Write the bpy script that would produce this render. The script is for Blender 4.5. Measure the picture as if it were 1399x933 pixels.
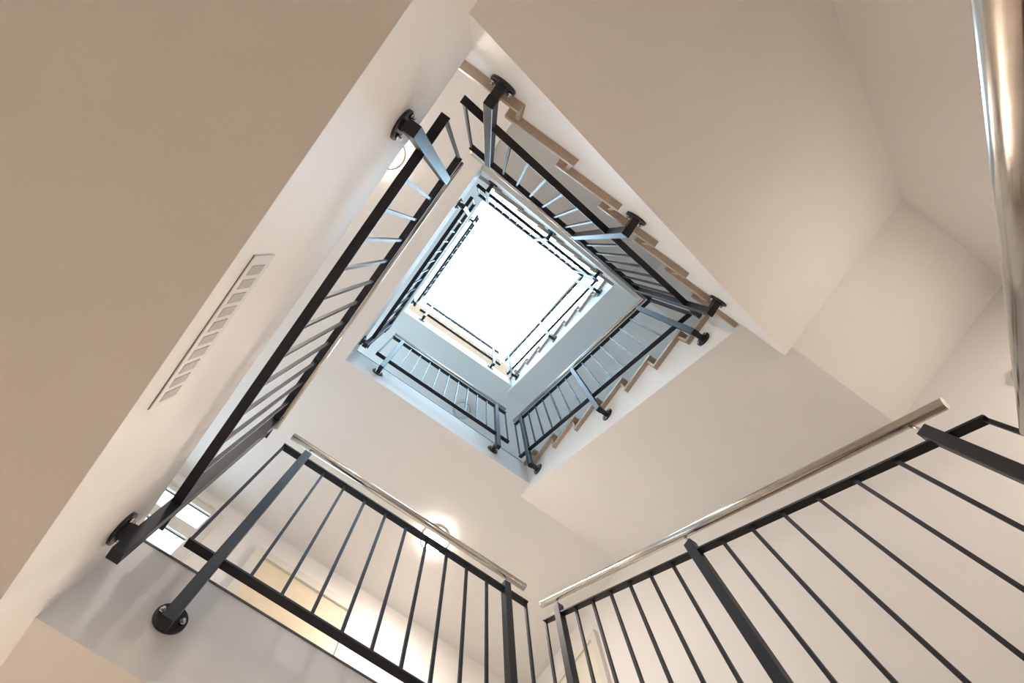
import bpy, bmesh, math
from mathutils import Vector, Matrix

# ------------------------------------------------------------------ clear
for o in list(bpy.data.objects):
    bpy.data.objects.remove(o, do_unlink=True)
scene = bpy.context.scene
COL = scene.collection

# ------------------------------------------------------------------ camera
# x runs along the vent side of the well, y across it, z up; the lens looks straight up the well
FPX, PPX, PPY = 740.0, 0.804, -76.015
CAM = Vector((1.318, 0.353, 0.0))
def cam_axes():
    rx, ry, rz = CAM_ROD
    t = math.sqrt(rx*rx+ry*ry+rz*rz)
    R = Matrix.Rotation(t, 3, Vector((rx, ry, rz))/t)
    n = math.hypot(.57, .82)
    B = Matrix(((.57/n, .82/n, 0), (-.82/n, .57/n, 0), (0, 0, 1)))
    return R @ B
CAM_ROD = (0.0791, -0.0477, 0.0099)
cd = bpy.data.cameras.new('camera')
cd.sensor_fit = 'HORIZONTAL'
cd.sensor_width = 36.0
cd.lens = FPX/1399*36
cd.shift_x = -PPX/1399
cd.shift_y = PPY/1399
cd.clip_start = 0.02
cam = bpy.data.objects.new('camera', cd)
COL.objects.link(cam)
M = cam_axes()
right, down, fwd = Vector(M[0]), Vector(M[1]), Vector(M[2])
mw = Matrix.Identity(4)
for i in range(3):
    mw[i][0] = right[i]; mw[i][1] = -down[i]; mw[i][2] = -fwd[i]; mw[i][3] = CAM[i]
cam.matrix_world = mw
scene.camera = cam

# ------------------------------------------------------------------ world and exposure
w = bpy.data.worlds.new('sky'); scene.world = w
w.use_nodes = True
bg = w.node_tree.nodes['Background']
bg.inputs[0].default_value = (0.80, 0.90, 1.0, 1)
bg.inputs[1].default_value = 1.0
scene.view_settings.view_transform = 'Standard'
scene.view_settings.look = 'None'
scene.view_settings.gamma = 1.0
scene.view_settings.use_curve_mapping = False
scene.view_settings.exposure = 2.05
SKY_COL, SKY_STR = (0.50, 0.77, 1.0, 1), 3.0
LAMP_COL, LAMP_STR = (1.0, 0.88, 0.77, 1), 50.0
FILL0_COL, FILL0_STR = (1.0, 0.83, 0.69, 1), 115.0
WALL_FILL_STR = 20.0
PANE_COL, PANE_STR = (0.60, 0.82, 1.0, 1), 0.6
PANE_FILL_STR = 0.95

# ------------------------------------------------------------------ materials
def mat(name, col, rough=.6, metal=0.0, noise=0.0, nscale=8.0, bump=0.0, bscale=120.0, emit=None, estr=0, spec=None, coat=0.0):
    m = bpy.data.materials.new(name); m.use_nodes = True
    nt = m.node_tree; b = nt.nodes['Principled BSDF']
    b.inputs['Base Color'].default_value = (*col, 1)
    b.inputs['Roughness'].default_value = rough
    b.inputs['Metallic'].default_value = metal
    if spec is not None: b.inputs['Specular IOR Level'].default_value = spec
    if coat: 
        b.inputs['Coat Weight'].default_value = coat
        b.inputs['Coat Roughness'].default_value = .15
    tc = nt.nodes.new('ShaderNodeTexCoord')
    if noise:
        n = nt.nodes.new('ShaderNodeTexNoise'); n.inputs['Scale'].default_value = nscale; n.inputs['Detail'].default_value = 5
        r = nt.nodes.new('ShaderNodeValToRGB')
        r.color_ramp.elements[0].position = .3; r.color_ramp.elements[1].position = .7
        r.color_ramp.elements[0].color = (*[c*(1-noise) for c in col], 1)
        r.color_ramp.elements[1].color = (*[min(1, c*(1+noise)) for c in col], 1)
        nt.links.new(tc.outputs['Object'], n.inputs['Vector'])
        nt.links.new(n.outputs['Fac'], r.inputs['Fac'])
        nt.links.new(r.outputs['Color'], b.inputs['Base Color'])
    if bump:
        n2 = nt.nodes.new('ShaderNodeTexNoise'); n2.inputs['Scale'].default_value = bscale; n2.inputs['Detail'].default_value = 3
        bp = nt.nodes.new('ShaderNodeBump'); bp.inputs['Strength'].default_value = bump; bp.inputs['Distance'].default_value = .004
        nt.links.new(tc.outputs['Object'], n2.inputs['Vector'])
        nt.links.new(n2.outputs['Fac'], bp.inputs['Height'])
        nt.links.new(bp.outputs['Normal'], b.inputs['Normal'])
    if emit:
        b.inputs['Emission Color'].default_value = emit
        b.inputs['Emission Strength'].default_value = estr
    return m

PLASTER = mat('painted_plaster', (.90, .872, .84), .85, noise=.012, nscale=3, bump=.10, bscale=90)
EDGE = mat('smooth_painted_edge', (.92, .91, .90), .55, noise=.012, nscale=4, bump=.04, bscale=30)
STONE = mat('beige_stone', (.50, .40, .30), .45, noise=.10, nscale=35, bump=.05, bscale=60)
STEEL_DARK = mat('anthracite_steel', (.030, .031, .036), .45, metal=0.0, noise=.10, nscale=20, spec=.20)
STEEL_FLANGE = mat('black_steel', (.018, .018, .020), .28, noise=.1, nscale=20)
STAINLESS = mat('brushed_stainless', (.60, .57, .53), .20, metal=1.0, noise=.05, nscale=30)
BOLT = mat('bolt_steel', (.65, .63, .60), .25, metal=1.0)
DARKTRIM = mat('dark_joint', (.06, .06, .065), .5)
DOOR = mat('oak_door', (.80, .68, .50), .42, noise=.06, nscale=6)
DOOR_PALE = mat('cream_door', (.86, .80, .68), .42, noise=.03, nscale=6)
CASING = mat('door_casing', (.78, .74, .67), .45)
WHITEMETAL = mat('white_grille', (.82, .80, .78), .4)
WARMCEIL = mat('warm_lit_ceiling', (.50, .31, .19), .5, noise=.05, nscale=12)  # warm light on the ceiling is put into its base colour
FLOORMAT = mat('beige_floor_tile', (.66, .58, .50), .4, noise=.05, nscale=10)
RING = mat('lamp_ring', (.62, .58, .52), .4)
DIFF_ON = mat('lit_diffuser', (.9, .88, .82), .4, emit=LAMP_COL, estr=LAMP_STR)
FILL_LOW = mat('fill_diffuser_ground', (.9, .88, .82), .4, emit=FILL0_COL, estr=FILL0_STR)
FILL_WALL = mat('fill_diffuser_wall', (.9, .88, .82), .4, emit=LAMP_COL, estr=WALL_FILL_STR)
DIFF_OFF = mat('unlit_diffuser', (.78, .78, .78), .4)
PANE = mat('daylit_glass', (.9, .9, .88), .1, emit=PANE_COL, estr=PANE_STR)
PANE_FILL = mat('fill_glass_upper', (.9, .9, .88), .1, emit=PANE_COL, estr=PANE_FILL_STR)
SKYPANE = mat('skylight_opal', (.9, .9, .9), .3, emit=SKY_COL, estr=SKY_STR)

def grille_mat():
    m = mat('perforated_grey', (.5, .5, .49), .5)
    nt = m.node_tree; b = nt.nodes['Principled BSDF']
    tc = nt.nodes.new('ShaderNodeTexCoord')
    sep = nt.nodes.new('ShaderNodeSeparateXYZ'); nt.links.new(tc.outputs['Object'], sep.inputs[0])
    outs = []
    for ax in ('X', 'Z'):
        mu = nt.nodes.new('ShaderNodeMath'); mu.operation = 'MULTIPLY'; mu.inputs[1].default_value = 2*math.pi/.0036
        nt.links.new(sep.outputs[ax], mu.inputs[0])
        s = nt.nodes.new('ShaderNodeMath'); s.operation = 'SINE'; nt.links.new(mu.outputs[0], s.inputs[0]); outs.append(s)
    p = nt.nodes.new('ShaderNodeMath'); p.operation = 'ADD'
    nt.links.new(outs[0].outputs[0], p.inputs[0]); nt.links.new(outs[1].outputs[0], p.inputs[1])
    r = nt.nodes.new('ShaderNodeValToRGB')
    r.color_ramp.elements[0].position = .35; r.color_ramp.elements[0].color = (.66, .64, .62, 1)
    r.color_ramp.elements[1].position = .65; r.color_ramp.elements[1].color = (.16, .15, .145, 1)
    nt.links.new(p.outputs[0], r.inputs['Fac']); nt.links.new(r.outputs['Color'], b.inputs['Base Color'])
    return m
GRILLE = grille_mat()

# ------------------------------------------------------------------ helpers
def link(o, parent=None):
    COL.objects.link(o)
    if parent is not None: o.parent = parent
    return o
def mesh_obj(name, bm, m, parent=None, smooth=False):
    me = bpy.data.meshes.new(name)
    bmesh.ops.recalc_face_normals(bm, faces=bm.faces)
    if smooth:
        for f in bm.faces: f.smooth = True
    bm.to_mesh(me); bm.free()
    me.materials.append(m)
    return link(bpy.data.objects.new(name, me), parent)
def add_box(bm, x0, x1, y0, y1, z0, z1):
    v = [bm.verts.new((x, y, z)) for z in (z0, z1) for y in (y0, y1) for x in (x0, x1)]
    for f in ((0, 1, 3, 2), (4, 6, 7, 5), (0, 4, 5, 1), (2, 3, 7, 6), (0, 2, 6, 4), (1, 5, 7, 3)):
        bm.faces.new([v[i] for i in f])
def box(name, m, parent, x0, x1, y0, y1, z0, z1, bev=0):
    bm = bmesh.new(); add_box(bm, x0, x1, y0, y1, z0, z1)
    if bev: bmesh.ops.bevel(bm, geom=list(bm.edges), offset=bev, segments=1, affect='EDGES')
    return mesh_obj(name, bm, m, parent)
def prism(name, m, parent, pts, axis, a0, a1):
    """pts = polygon in the plane normal to axis ('x': (y,z), 'y': (x,z), 'z': (x,y))"""
    bm = bmesh.new()
    def P(u, v, c): return {'x': (c, u, v), 'y': (u, c, v), 'z': (u, v, c)}[axis]
    lo = [bm.verts.new(P(u, v, a0)) for u, v in pts]; hi = [bm.verts.new(P(u, v, a1)) for u, v in pts]
    bm.faces.new(lo); bm.faces.new(hi[::-1])
    n = len(pts)
    for i in range(n): bm.faces.new((lo[i], lo[(i+1) % n], hi[(i+1) % n], hi[i]))
    return mesh_obj(name, bm, m, parent)
def prisms(name, m, parent, axis, parts):
    bm = bmesh.new()
    def P(u, v, c): return {'x': (c, u, v), 'y': (u, c, v), 'z': (u, v, c)}[axis]
    for pts, a0, a1 in parts:
        lo = [bm.verts.new(P(u, v, a0)) for u, v in pts]; hi = [bm.verts.new(P(u, v, a1)) for u, v in pts]
        bm.faces.new(lo); bm.faces.new(hi[::-1]); n = len(pts)
        for i in range(n): bm.faces.new((lo[i], lo[(i+1) % n], hi[(i+1) % n], hi[i]))
    return mesh_obj(name, bm, m, parent)
def add_tube(bm, p0, p1, r, seg=20, cap=True):
    p0, p1 = Vector(p0), Vector(p1); d = (p1-p0).normalized()
    u = d.orthogonal().normalized(); v = d.cross(u)
    A = []; Bv = []
    for i in range(seg):
        t = 2*math.pi*i/seg; o = (u*math.cos(t)+v*math.sin(t))*r
        A.append(bm.verts.new(p0+o)); Bv.append(bm.verts.new(p1+o))
    for i in range(seg):
        f = bm.faces.new((A[i], A[(i+1) % seg], Bv[(i+1) % seg], Bv[i])); f.smooth = True
    if cap: bm.faces.new(A[::-1]); bm.faces.new(Bv)
def tube(name, m, parent, p0, p1, r, seg=20):
    bm = bmesh.new(); add_tube(bm, p0, p1, r, seg); return mesh_obj(name, bm, m, parent)
def empty(name, label, cat, group=None, loc=(0, 0, 0)):
    o = bpy.data.objects.new(name, None); o.empty_display_size = .1; link(o)
    o.location = loc
    o['label'] = label; o['category'] = cat
    if group: o['group'] = group
    return o
def tag(o, label, cat, group=None):
    o['label'] = label; o['category'] = cat
    if group: o['group'] = group
    return o
def struct(o, label=None, cat=None):
    o['kind'] = 'structure'
    if label: o['label'] = label
    if cat: o['category'] = cat
    return o

# ------------------------------------------------------------------ building dimensions
A_, B_ = 1.742, 1.683                    # well size
FL = [-1.330, 1.600, 4.375, 7.235]       # floor levels
T = 0.355                                # landing thickness
XS, XN, YW, YE = -1.411, 2.730, -1.12, 2.670
ZTOP = 9.65
YR = [-.06+.2475*k for k in range(7)]    # riser lines of the lower flight
XR = [2.01-.237*k for k in range(9)]     # riser lines of the upper flight
NOSE, OVER, TH = .04, .03, .03

# ------------------------------------------------------------------ shell
Z0 = FL[0]
struct(box('floor', FLOORMAT, None, XS-.2, XN+.2, YW-.2, YE+.2, Z0-.2, Z0), 'beige tiled ground floor at the foot of the stairwell', 'floor')
struct(box('wall_left', PLASTER, None, XS-.2, XN+.2, YW-.2, YW, Z0, ZTOP+.2), 'plain painted wall behind the landings with the vent bulkhead', 'wall')
struct(box('wall_right', PLASTER, None, XS-.2, XN+.2, YE, YE+.2, Z0, ZTOP+.2), 'plain painted wall along the upper stair flights', 'wall')
struct(box('wall_back', PLASTER, None, XN, XN+.2, YW, YE, Z0, ZTOP+.2), 'plain painted wall along the lower stair flights', 'wall')
struct(box('wall_front', PLASTER, None, XS-.2, XS, YW, YE, Z0, ZTOP+.2), 'painted wall with glazed door and oak door on the landing', 'wall')
# top ceiling with a square skylight opening
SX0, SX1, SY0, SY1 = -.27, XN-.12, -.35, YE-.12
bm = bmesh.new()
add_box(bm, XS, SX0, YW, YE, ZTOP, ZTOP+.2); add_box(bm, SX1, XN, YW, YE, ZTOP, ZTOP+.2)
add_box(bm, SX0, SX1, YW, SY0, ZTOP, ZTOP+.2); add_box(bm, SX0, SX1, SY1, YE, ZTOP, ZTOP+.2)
struct(mesh_obj('ceiling', bm, WARMCEIL), 'top floor ceiling around the bright square skylight', 'ceiling')
sk = box('window_1', SKYPANE, None, SX0, SX1, SY0, SY1, ZTOP+.10, ZTOP+.14)
struct(sk, 'large square white skylight closing the top of the stairwell', 'skylight')

# landings: an L of two slabs on every floor
for i in (1, 2, 3):
    F = FL[i]
    pts = [(XS, YW), (0, YW), (0, B_), (-.121, B_), (-.121, YE), (XS, YE)]
    s = prism('landing_slab', EDGE if False else PLASTER, None, pts, 'z', F-T, F)
    s.data.materials.append(EDGE)
    for p in s.data.polygons:
        if abs(p.normal.x) > .5 or abs(p.normal.y) > .5: p.material_index = 1
    struct(s, ['', 'first floor landing slab with pale edge and dark tile joint', 'second floor landing slab with bluish white edge', 'top floor landing slab with bright white edge'][i], 'landing')
    zb = 1.0 if i == 1 else F-T
    s2 = box('landing_bulkhead' if i == 1 else 'gallery_slab', PLASTER, None, (XS if i == 1 else 0), XN, YW, 0, zb, F)
    s2.data.materials.append(EDGE)
    for p in s2.data.polygons:
        if abs(p.normal.y) > .5: p.material_index = 1
    struct(s2, ['', 'deep pale bulkhead carrying the slotted vent grille', 'second floor gallery slab beside its dark railing', 'top floor gallery slab beside the skylight'][i], 'landing')
    # dark joint of the floor tile on the slab edge
    j = box('trim_%d' % i, DARKTRIM, None, -.05, .002, .0, B_-OVER, F-.001, F+.007)
    struct(j)

# ------------------------------------------------------------------ stair flights
def flight_pair(i):
    F, F2 = FL[i], FL[i+1]; h = F2-F; R = h/16; zL = F+7*R; zE = F2-T-1.322*h/2.775
    nm = ['ground floor', 'first floor', 'second floor'][i]
    # lower flight (risers climb along y) with quarter landing
    e = empty('stair_flight', 'lower stair flight and quarter landing climbing from the %s' % nm, 'stairs', None, (A_, 0, F))
    def par(o):
        o.parent = e; o.matrix_parent_inverse = Matrix.Translation(-Vector((A_, 0, F))); return o
    ys, YC, XC = 0.0, 1.946, 1.795
    pts = [(ys, F-.248), (YC, zE), (YC, zL-TH), (YR[6]+.015, zL-TH)]
    for k in range(6, 0, -1):
        pts += [(YR[k]+.015, F+k*R-TH), (YR[k-1]+.015, F+k*R-TH)]
    pts = pts[:-1] + [(-.045, F+R-TH), (-.045, F), (ys, F)]
    if i == 0:
        pts = [(ys+.36, F)] + pts[1:-2] + [(-.045, F)]
    s = prisms('stair_body', PLASTER, None, 'x', [(pts, A_, XN), ([(YC, zE), (YE, zE), (YE, zL-TH), (YC, zL-TH)], XC, XN)])
    s.data.materials.append(EDGE)
    for p in s.data.polygons:
        if p.normal.x < -.5: p.material_index = 1
    par(s)
    for k in range(7):
        z = F+(k+1)*R
        y0 = YR[k]-NOSE; y1 = YR[k+1]+.012 if k < 6 else B_
        par(box('tread', STONE, None, A_-OVER, XN, y0, y1, z-TH, z, bev=.003))
        par(box('riser', STONE, None, A_-.018, XN, YR[k]-.004, YR[k]+.012, z-R, z-TH))
    par(box('landing_tile', STONE, None, A_, XN, B_, YE, zL-TH, zL))
    # upper flight
    e2 = empty('stair_flight', 'upper stair flight climbing from the quarter landing above the %s' % nm, 'stairs', None, (0, B_, zL))
    def par2(o):
        o.parent = e2; o.matrix_parent_inverse = Matrix.Translation(-Vector((0, B_, zL))); return o
    zA = zE+(XC-A_)/(XC+.121)*(F2-T-zE)          # soffit height where the flight leaves the stringer of the lower one
    pts = [(A_, zA), (A_, zL+2*R-TH)]
    for k in range(2, 9):
        pts += [(XR[k]-.015, zL+k*R-TH), (XR[k]-.015, zL+(k+1)*R-TH)]
    pts += [(-.121, F2-TH), (-.121, F2-T)]
    first = [(A_, zL), (XR[0]-.015, zL), (XR[0]-.015, zL+R-TH), (XR[1]-.015, zL+R-TH), (XR[1]-.015, zL+2*R-TH), (A_, zL+2*R-TH)]
    wedge = [(A_, zA), (XC, zE), (XC, zL-TH), (A_, zL-TH)]
    s = prisms('stair_body', PLASTER, None, 'y', [(pts, B_, YE), (first, B_, YE), (wedge, YC, YE)])
    s.data.materials.append(EDGE)
    for p in s.data.polygons:
        if p.normal.y < -.5: p.material_index = 1
    par2(s)
    for k in range(9):
        z = zL+(k+1)*R
        x1 = XR[k]+NOSE; x0 = XR[k+1]-.012 if k < 8 else 0.0
        par2(box('tread', STONE, None, x0, x1, B_-OVER, YE, z-TH, z, bev=.003))
        par2(box('riser', STONE, None, XR[k]-.012, XR[k]+.004, B_-.018, YE, z-R, z-TH))
    par2(box('landing_tile', STONE, None, -.121, 0, B_, YE, F2-TH, F2))
    return R
for i in (0, 1, 2): flight_pair(i)

# ------------------------------------------------------------------ railings
PW = .0175      # half post
def railing(label, side, base, posts, ends, nbal, off, zpost, slope, top_rel, low_rel, hr_rel, fl_rel, bot_rel):
    """side: 'W','S' (level), 'N','E' (sloping).  u = coordinate along the rail; heights measured at u=0.
    zpost(u)=base+slope*u is the height reference, the *_rel values are added to it."""
    def pt(u, d, z):          # d = distance from the face, into the well
        return {'W': (u, d, z), 'S': (d, u, z), 'N': (A_-d, u, z), 'E': (u, B_-d, z)}[side]
    zr = lambda u: base+slope*u
    org = Vector(pt(posts[0], 0, zr(posts[0])+fl_rel))
    e = empty('railing', label, 'railing', 'stairwell railings', org)
    inv = Matrix.Translation(-org)
    def par(o, p=None):
        if p is None: o.parent = e; o.matrix_parent_inverse = inv
        else: o.parent = p          # parent part carries no transform of its own
        return o
    def ubox(name, m, u0, u1, d0, d1, z0, z1, p=None, sl=True, bev=0):
        # box sheared so that it follows the slope along u
        bm = bmesh.new()
        V = {}
        for iu, u in enumerate((u0, u1)):
            for idd, d in enumerate((d0, d1)):
                for iz, z in enumerate((z0, z1)):
                    zz = z + (slope*(u-u0) if sl else 0)
                    V[iu, idd, iz] = bm.verts.new(pt(u, d, zz))
        q = [((0,0,0),(0,0,1),(0,1,1),(0,1,0)), ((1,0,0),(1,1,0),(1,1,1),(1,0,1)), ((0,0,0),(1,0,0),(1,0,1),(0,0,1)),
             ((0,1,0),(0,1,1),(1,1,1),(1,1,0)), ((0,0,0),(0,1,0),(1,1,0),(1,0,0)), ((0,0,1),(1,0,1),(1,1,1),(0,1,1))]
        for f in q: bm.faces.new([V[k] for k in f])
        if bev: bmesh.ops.bevel(bm, geom=list(bm.edges), offset=bev, segments=1, affect='EDGES')
        return par(mesh_obj(name, bm, m), p)
    bw, bt = .015, .004
    ubox('top_bar', STEEL_DARK, ends[0], ends[1], off-bw, off+bw, zr(ends[0])+top_rel-bt, zr(ends[0])+top_rel+bt)
    ubox('bottom_bar', STEEL_DARK, ends[0], ends[1], off-bw, off+bw, zr(ends[0])+low_rel-bt, zr(ends[0])+low_rel+bt)
    # balusters: one at each bar end and nbal in every bay
    us = [ends[0]+.006, ends[1]-.006]
    for k in range(len(posts)-1):
        for j in range(nbal): us.append(posts[k]+(posts[k+1]-posts[k])*(j+1)/(nbal+1))
    for u in sorted(us):
        z = zr(u)
        ubox('baluster', STEEL_DARK, u-.0055, u+.0055, off-.0055, off+.0055, z+low_rel, z+top_rel, sl=True)
    # handrail
    bm = bmesh.new(); add_tube(bm, pt(ends[0], off, zr(ends[0])+hr_rel), pt(ends[1], off, zr(ends[1])+hr_rel), .0175, 28)
    hr = par(mesh_obj('handrail', bm, STAINLESS))
    hr['label'] = 'brushed stainless steel handrail tube'
    for u in posts:
        z = zr(u)
        ztop = z+hr_rel-.07
        po = ubox('post', STEEL_DARK, u-PW, u+PW, off-PW, off+PW, z+bot_rel, ztop, sl=False, bev=.0015)
        # stub, round flange and bolts
        zf = z+fl_rel
        ubox('stub', STEEL_FLANGE, u-PW*.9, u+PW*.9, .008, off-PW*.6, zf-.018, zf+.018, p=po, sl=False)
        bm = bmesh.new(); add_tube(bm, pt(u, 0, zf), pt(u, .009, zf), .045, 28)
        par(mesh_obj('flange', bm, STEEL_FLANGE), po)
        for s in (-1, 1):
            bm = bmesh.new()
            ub = u+s*.031
            add_tube(bm, pt(ub, .009, zf), pt(ub, .017, zf), .008, 6)
            add_tube(bm, pt(ub, .017, zf), pt(ub, .024, zf), .0045, 10)
            par(mesh_obj('bolt', bm, BOLT), po)
        bm = bmesh.new(); add_tube(bm, pt(u, off, ztop), pt(u, off, z+hr_rel-.012), .005, 10)
        par(mesh_obj('handrail_pin', bm, BOLT), hr)
    return e

NS, ES = .66, -.703
WP, SP, NP, EP = [.147, 1.437], [.243, 1.338], [.117, .778, 1.425], [.125, .846, 1.587]
def W(i, label): railing(label, 'W', FL[i], WP, (.068, 1.547), 11, .048, None, 0, .75, -.01, .87, -.18, -.265)
def S(i, label): railing(label, 'S', FL[i], SP, (.138, 1.452), 9, .077, None, 0, .75, -.01, .87, -.18, -.28)
def N(i, label, b=1.26, sl=NS, fl=-1.242): railing(label, 'N', FL[i]+b, NP, (.0, 1.557), 6, .070, None, sl, -.03, -.95, .125, fl, fl-.020)
def E(i, label): railing(label, 'E', FL[i]+.83, EP, (.02, 1.682), 6, .077, None, ES, 0, -.81, .125, -1.076, -1.105)
W(1, 'level railing along the pale bulkhead with the slotted vent')
S(1, 'level railing in front of the lit round lamp and oak door')
N(0, 'sloping railing whose thick steel handrail passes close by the wall disc', 1.26-.066, .715, -1.212)
E(1, 'large sloping railing below the plain stair soffit with long dark balusters')
N(1, 'sloping railing beside the beige treads above the vent bulkhead')
E(2, 'sloping bluish railing over zigzag treads meeting the second floor landing')
W(2, 'level railing of the second floor gallery')
S(2, 'level bluish railing of the second floor landing with unlit lamp behind')
N(2, 'small sloping railing beside the skylight, second floor lower flight')
E(3, 'small sloping railing over zigzag treads meeting the top landing')
W(3, 'level railing of the top floor gallery at the skylight edge')
S(3, 'level railing of the top floor landing at the skylight edge')

# ------------------------------------------------------------------ vent grille in the bulkhead
v = empty('vent_grille', 'long white slotted vent grille set in the pale bulkhead', 'vent', None, (.853, 0, 1.07))
inv = Matrix.Translation(-Vector((.853, 0, 1.07)))
def vp(o): o.parent = v; o.matrix_parent_inverse = inv; return o
vp(box('frame', WHITEMETAL, None, .667, 1.037, -.01, .004, 1.073, 1.172, bev=.001))
vp(box('shadow_line', DARKTRIM, None, .666, 1.038, -.01, .0012, 1.0715, 1.0735))  # dark strip drawn in as the shadow line along the frame's lower edge
for k in range(10):
    xc = 1.002-k*(.310/9)
    vp(box('grille_panel', GRILLE, None, xc-.0115, xc+.0115, .002, .0052, 1.090, 1.148))

# ------------------------------------------------------------------ ceiling lamps
def lamp(x, y, z, on, label, r=.118):
    e = empty('ceiling_lamp', label, 'lamp', 'round ceiling lamps', (x, y, z))
    seg = 40
    def lathe(name, prof, m, close):
        bm = bmesh.new()
        rings = [[bm.verts.new((pr*math.cos(2*math.pi*q/seg), pr*math.sin(2*math.pi*q/seg), pz)) for q in range(seg)] for pr, pz in prof]
        prs = list(zip(rings, rings[1:]))
        if close: prs.append((rings[-1], rings[0]))
        for a_, b_ in prs:
            for q in range(seg): bm.faces.new((a_[q], a_[(q+1) % seg], b_[(q+1) % seg], b_[q]))
        if not close: bm.faces.new(rings[-1])
        return mesh_obj(name, bm, m, e, smooth=True)
    lathe('ring', [(r-.018, -.010), (r-.003, -.009), (r, -.014), (r, -.046), (r-.004, -.052), (r-.018, -.050)], RING, True)
    # opal body: stands off the ceiling so that it also washes the plaster around it
    lathe('diffuser', [(r-.026, 0), (r-.024, -.010), (r-.0185, -.018), (r-.0185, -.046), (r*.5, -.054), (.004, -.056)], (on if on else DIFF_OFF), False)
    return e
lamp(-.745, 1.33, FL[2]-T, DIFF_ON, 'lit round ceiling lamp glowing behind the level railing')
lamp(1.433, -.582, FL[2]-T, DIFF_ON, 'lit round ceiling lamp half hidden by the vent bulkhead')
lamp(-.62, 1.33, FL[3]-T, None, 'unlit round ceiling lamp behind the bluish second floor railing')
lamp(-.745, 2.25, FL[1]-T, FILL_LOW, 'added unseen fill lamp under the first floor landing, beside the right wall')  # added out of view to lift the light on the ground floor
wl = lamp(XN, 2.25, 1.72, FILL_WALL, 'added unseen fill lamp on the wall above the lowest quarter landing')  # added out of view to brighten the soffits and right wall
wl.rotation_euler = (0, math.pi/2, 0); wl['group'] = 'added fill lamps'

# ------------------------------------------------------------------ doors on the first floor landing
F = FL[1]
# oak door in the front wall
d = empty('door_2', 'oak door with pale casing in the landing wall', 'door', None, (XS, .7, F)); d['kind'] = 'structure'
inv = Matrix.Translation(-Vector((XS, .7, F)))
def dp(o): o.parent = d; o.matrix_parent_inverse = inv; return o
dp(box('door_leaf', DOOR, None, XS, XS+.02, .342, 1.072, F, 3.71))
dp(box('casing', CASING, None, XS, XS+.035, .272, .342, F, 3.71)); dp(box('casing', CASING, None, XS, XS+.035, 1.072, 1.142, F, 3.71))
dp(box('casing', CASING, None, XS, XS+.035, .272, 1.142, 3.71, 3.78))
# daylit glazed door with transom; two unseen copies above added as fill light
GY0, GY1 = -1.00, -.128
for lv, lab in ((1, 'daylit glazed door with transom pane beside the oak door'),
                (2, 'added unseen glazed door giving fill light to the second floor landing'), (3, 'added unseen glazed door giving fill light to the top floor landing')):
    G = FL[lv]; top = lambda v: G+v-FL[1]
    d = empty('door_%d' % (1 if lv == 1 else 4+lv), lab, 'door', None, (XS, -.55, G)); d['kind'] = 'structure'
    inv = Matrix.Translation(-Vector((XS, -.55, G)))
    PM = PANE_FILL if lv == 2 else PANE
    dp(box('glass_pane', PM, None, XS, XS+.008, GY0, GY1, G+.10, top(3.48))); dp(box('transom_pane', PM, None, XS, XS+.008, GY0, GY1, top(3.60), top(3.785)))
    dp(box('bottom_rail', CASING, None, XS, XS+.030, GY0, GY1, G, G+.10)); dp(box('transom_bar', CASING, None, XS, XS+.030, GY0, GY1, top(3.488), top(3.60)))
    dp(box('glazing_bead', DARKTRIM, None, XS, XS+.012, GY0, GY1, top(3.48), top(3.488))); dp(box('glazing_bead', DARKTRIM, None, XS, XS+.012, GY0, GY1, top(3.785), top(3.793)))
    dp(box('head_rail', CASING, None, XS, XS+.030, GY0-.08, GY1, top(3.793), top(3.85))); dp(box('head_moulding', CASING, None, XS, XS+.045, GY0-.08, GY1, top(3.85), top(3.865)))
    dp(box('jamb', CASING, None, XS, XS+.030, GY1, GY1+.08, G, top(3.85))); dp(box('jamb', CASING, None, XS, XS+.030, GY0-.08, GY0, G, top(3.793)))
# door in the right wall
d = empty('door_3', 'plain cream door in the wall behind the large sloping railing', 'door', None, (-.95, YE, F)); d['kind'] = 'structure'
inv = Matrix.Translation(-Vector((-.95, YE, F)))
dp(box('door_leaf', DOOR_PALE, None, -1.33, -.60, YE-.02, YE, F, 3.71))
dp(box('casing', CASING, None, -.60, -.55, YE-.035, YE, F, 3.76)); dp(box('casing', CASING, None, -1.38, -1.33, YE-.035, YE, F, 3.76))
dp(box('casing', CASING, None, -1.33, -.60, YE-.035, YE, 3.71, 3.76))

# ------------------------------------------------------------------ round disc on the right wall
wd = empty('wall_disc', 'round grey disc fixture on the wall behind the thick handrail', 'fixture', None, (2.25, YE, 2.28))
bm = bmesh.new(); add_tube(bm, (0, 0, 0), (0, -.02, 0), .06, 32); mesh_obj('cover', bm, RING, wd)
bm = bmesh.new(); add_tube(bm, (0, -.02, 0), (0, -.028, 0), .045, 32); mesh_obj('rim', bm, RING, wd)
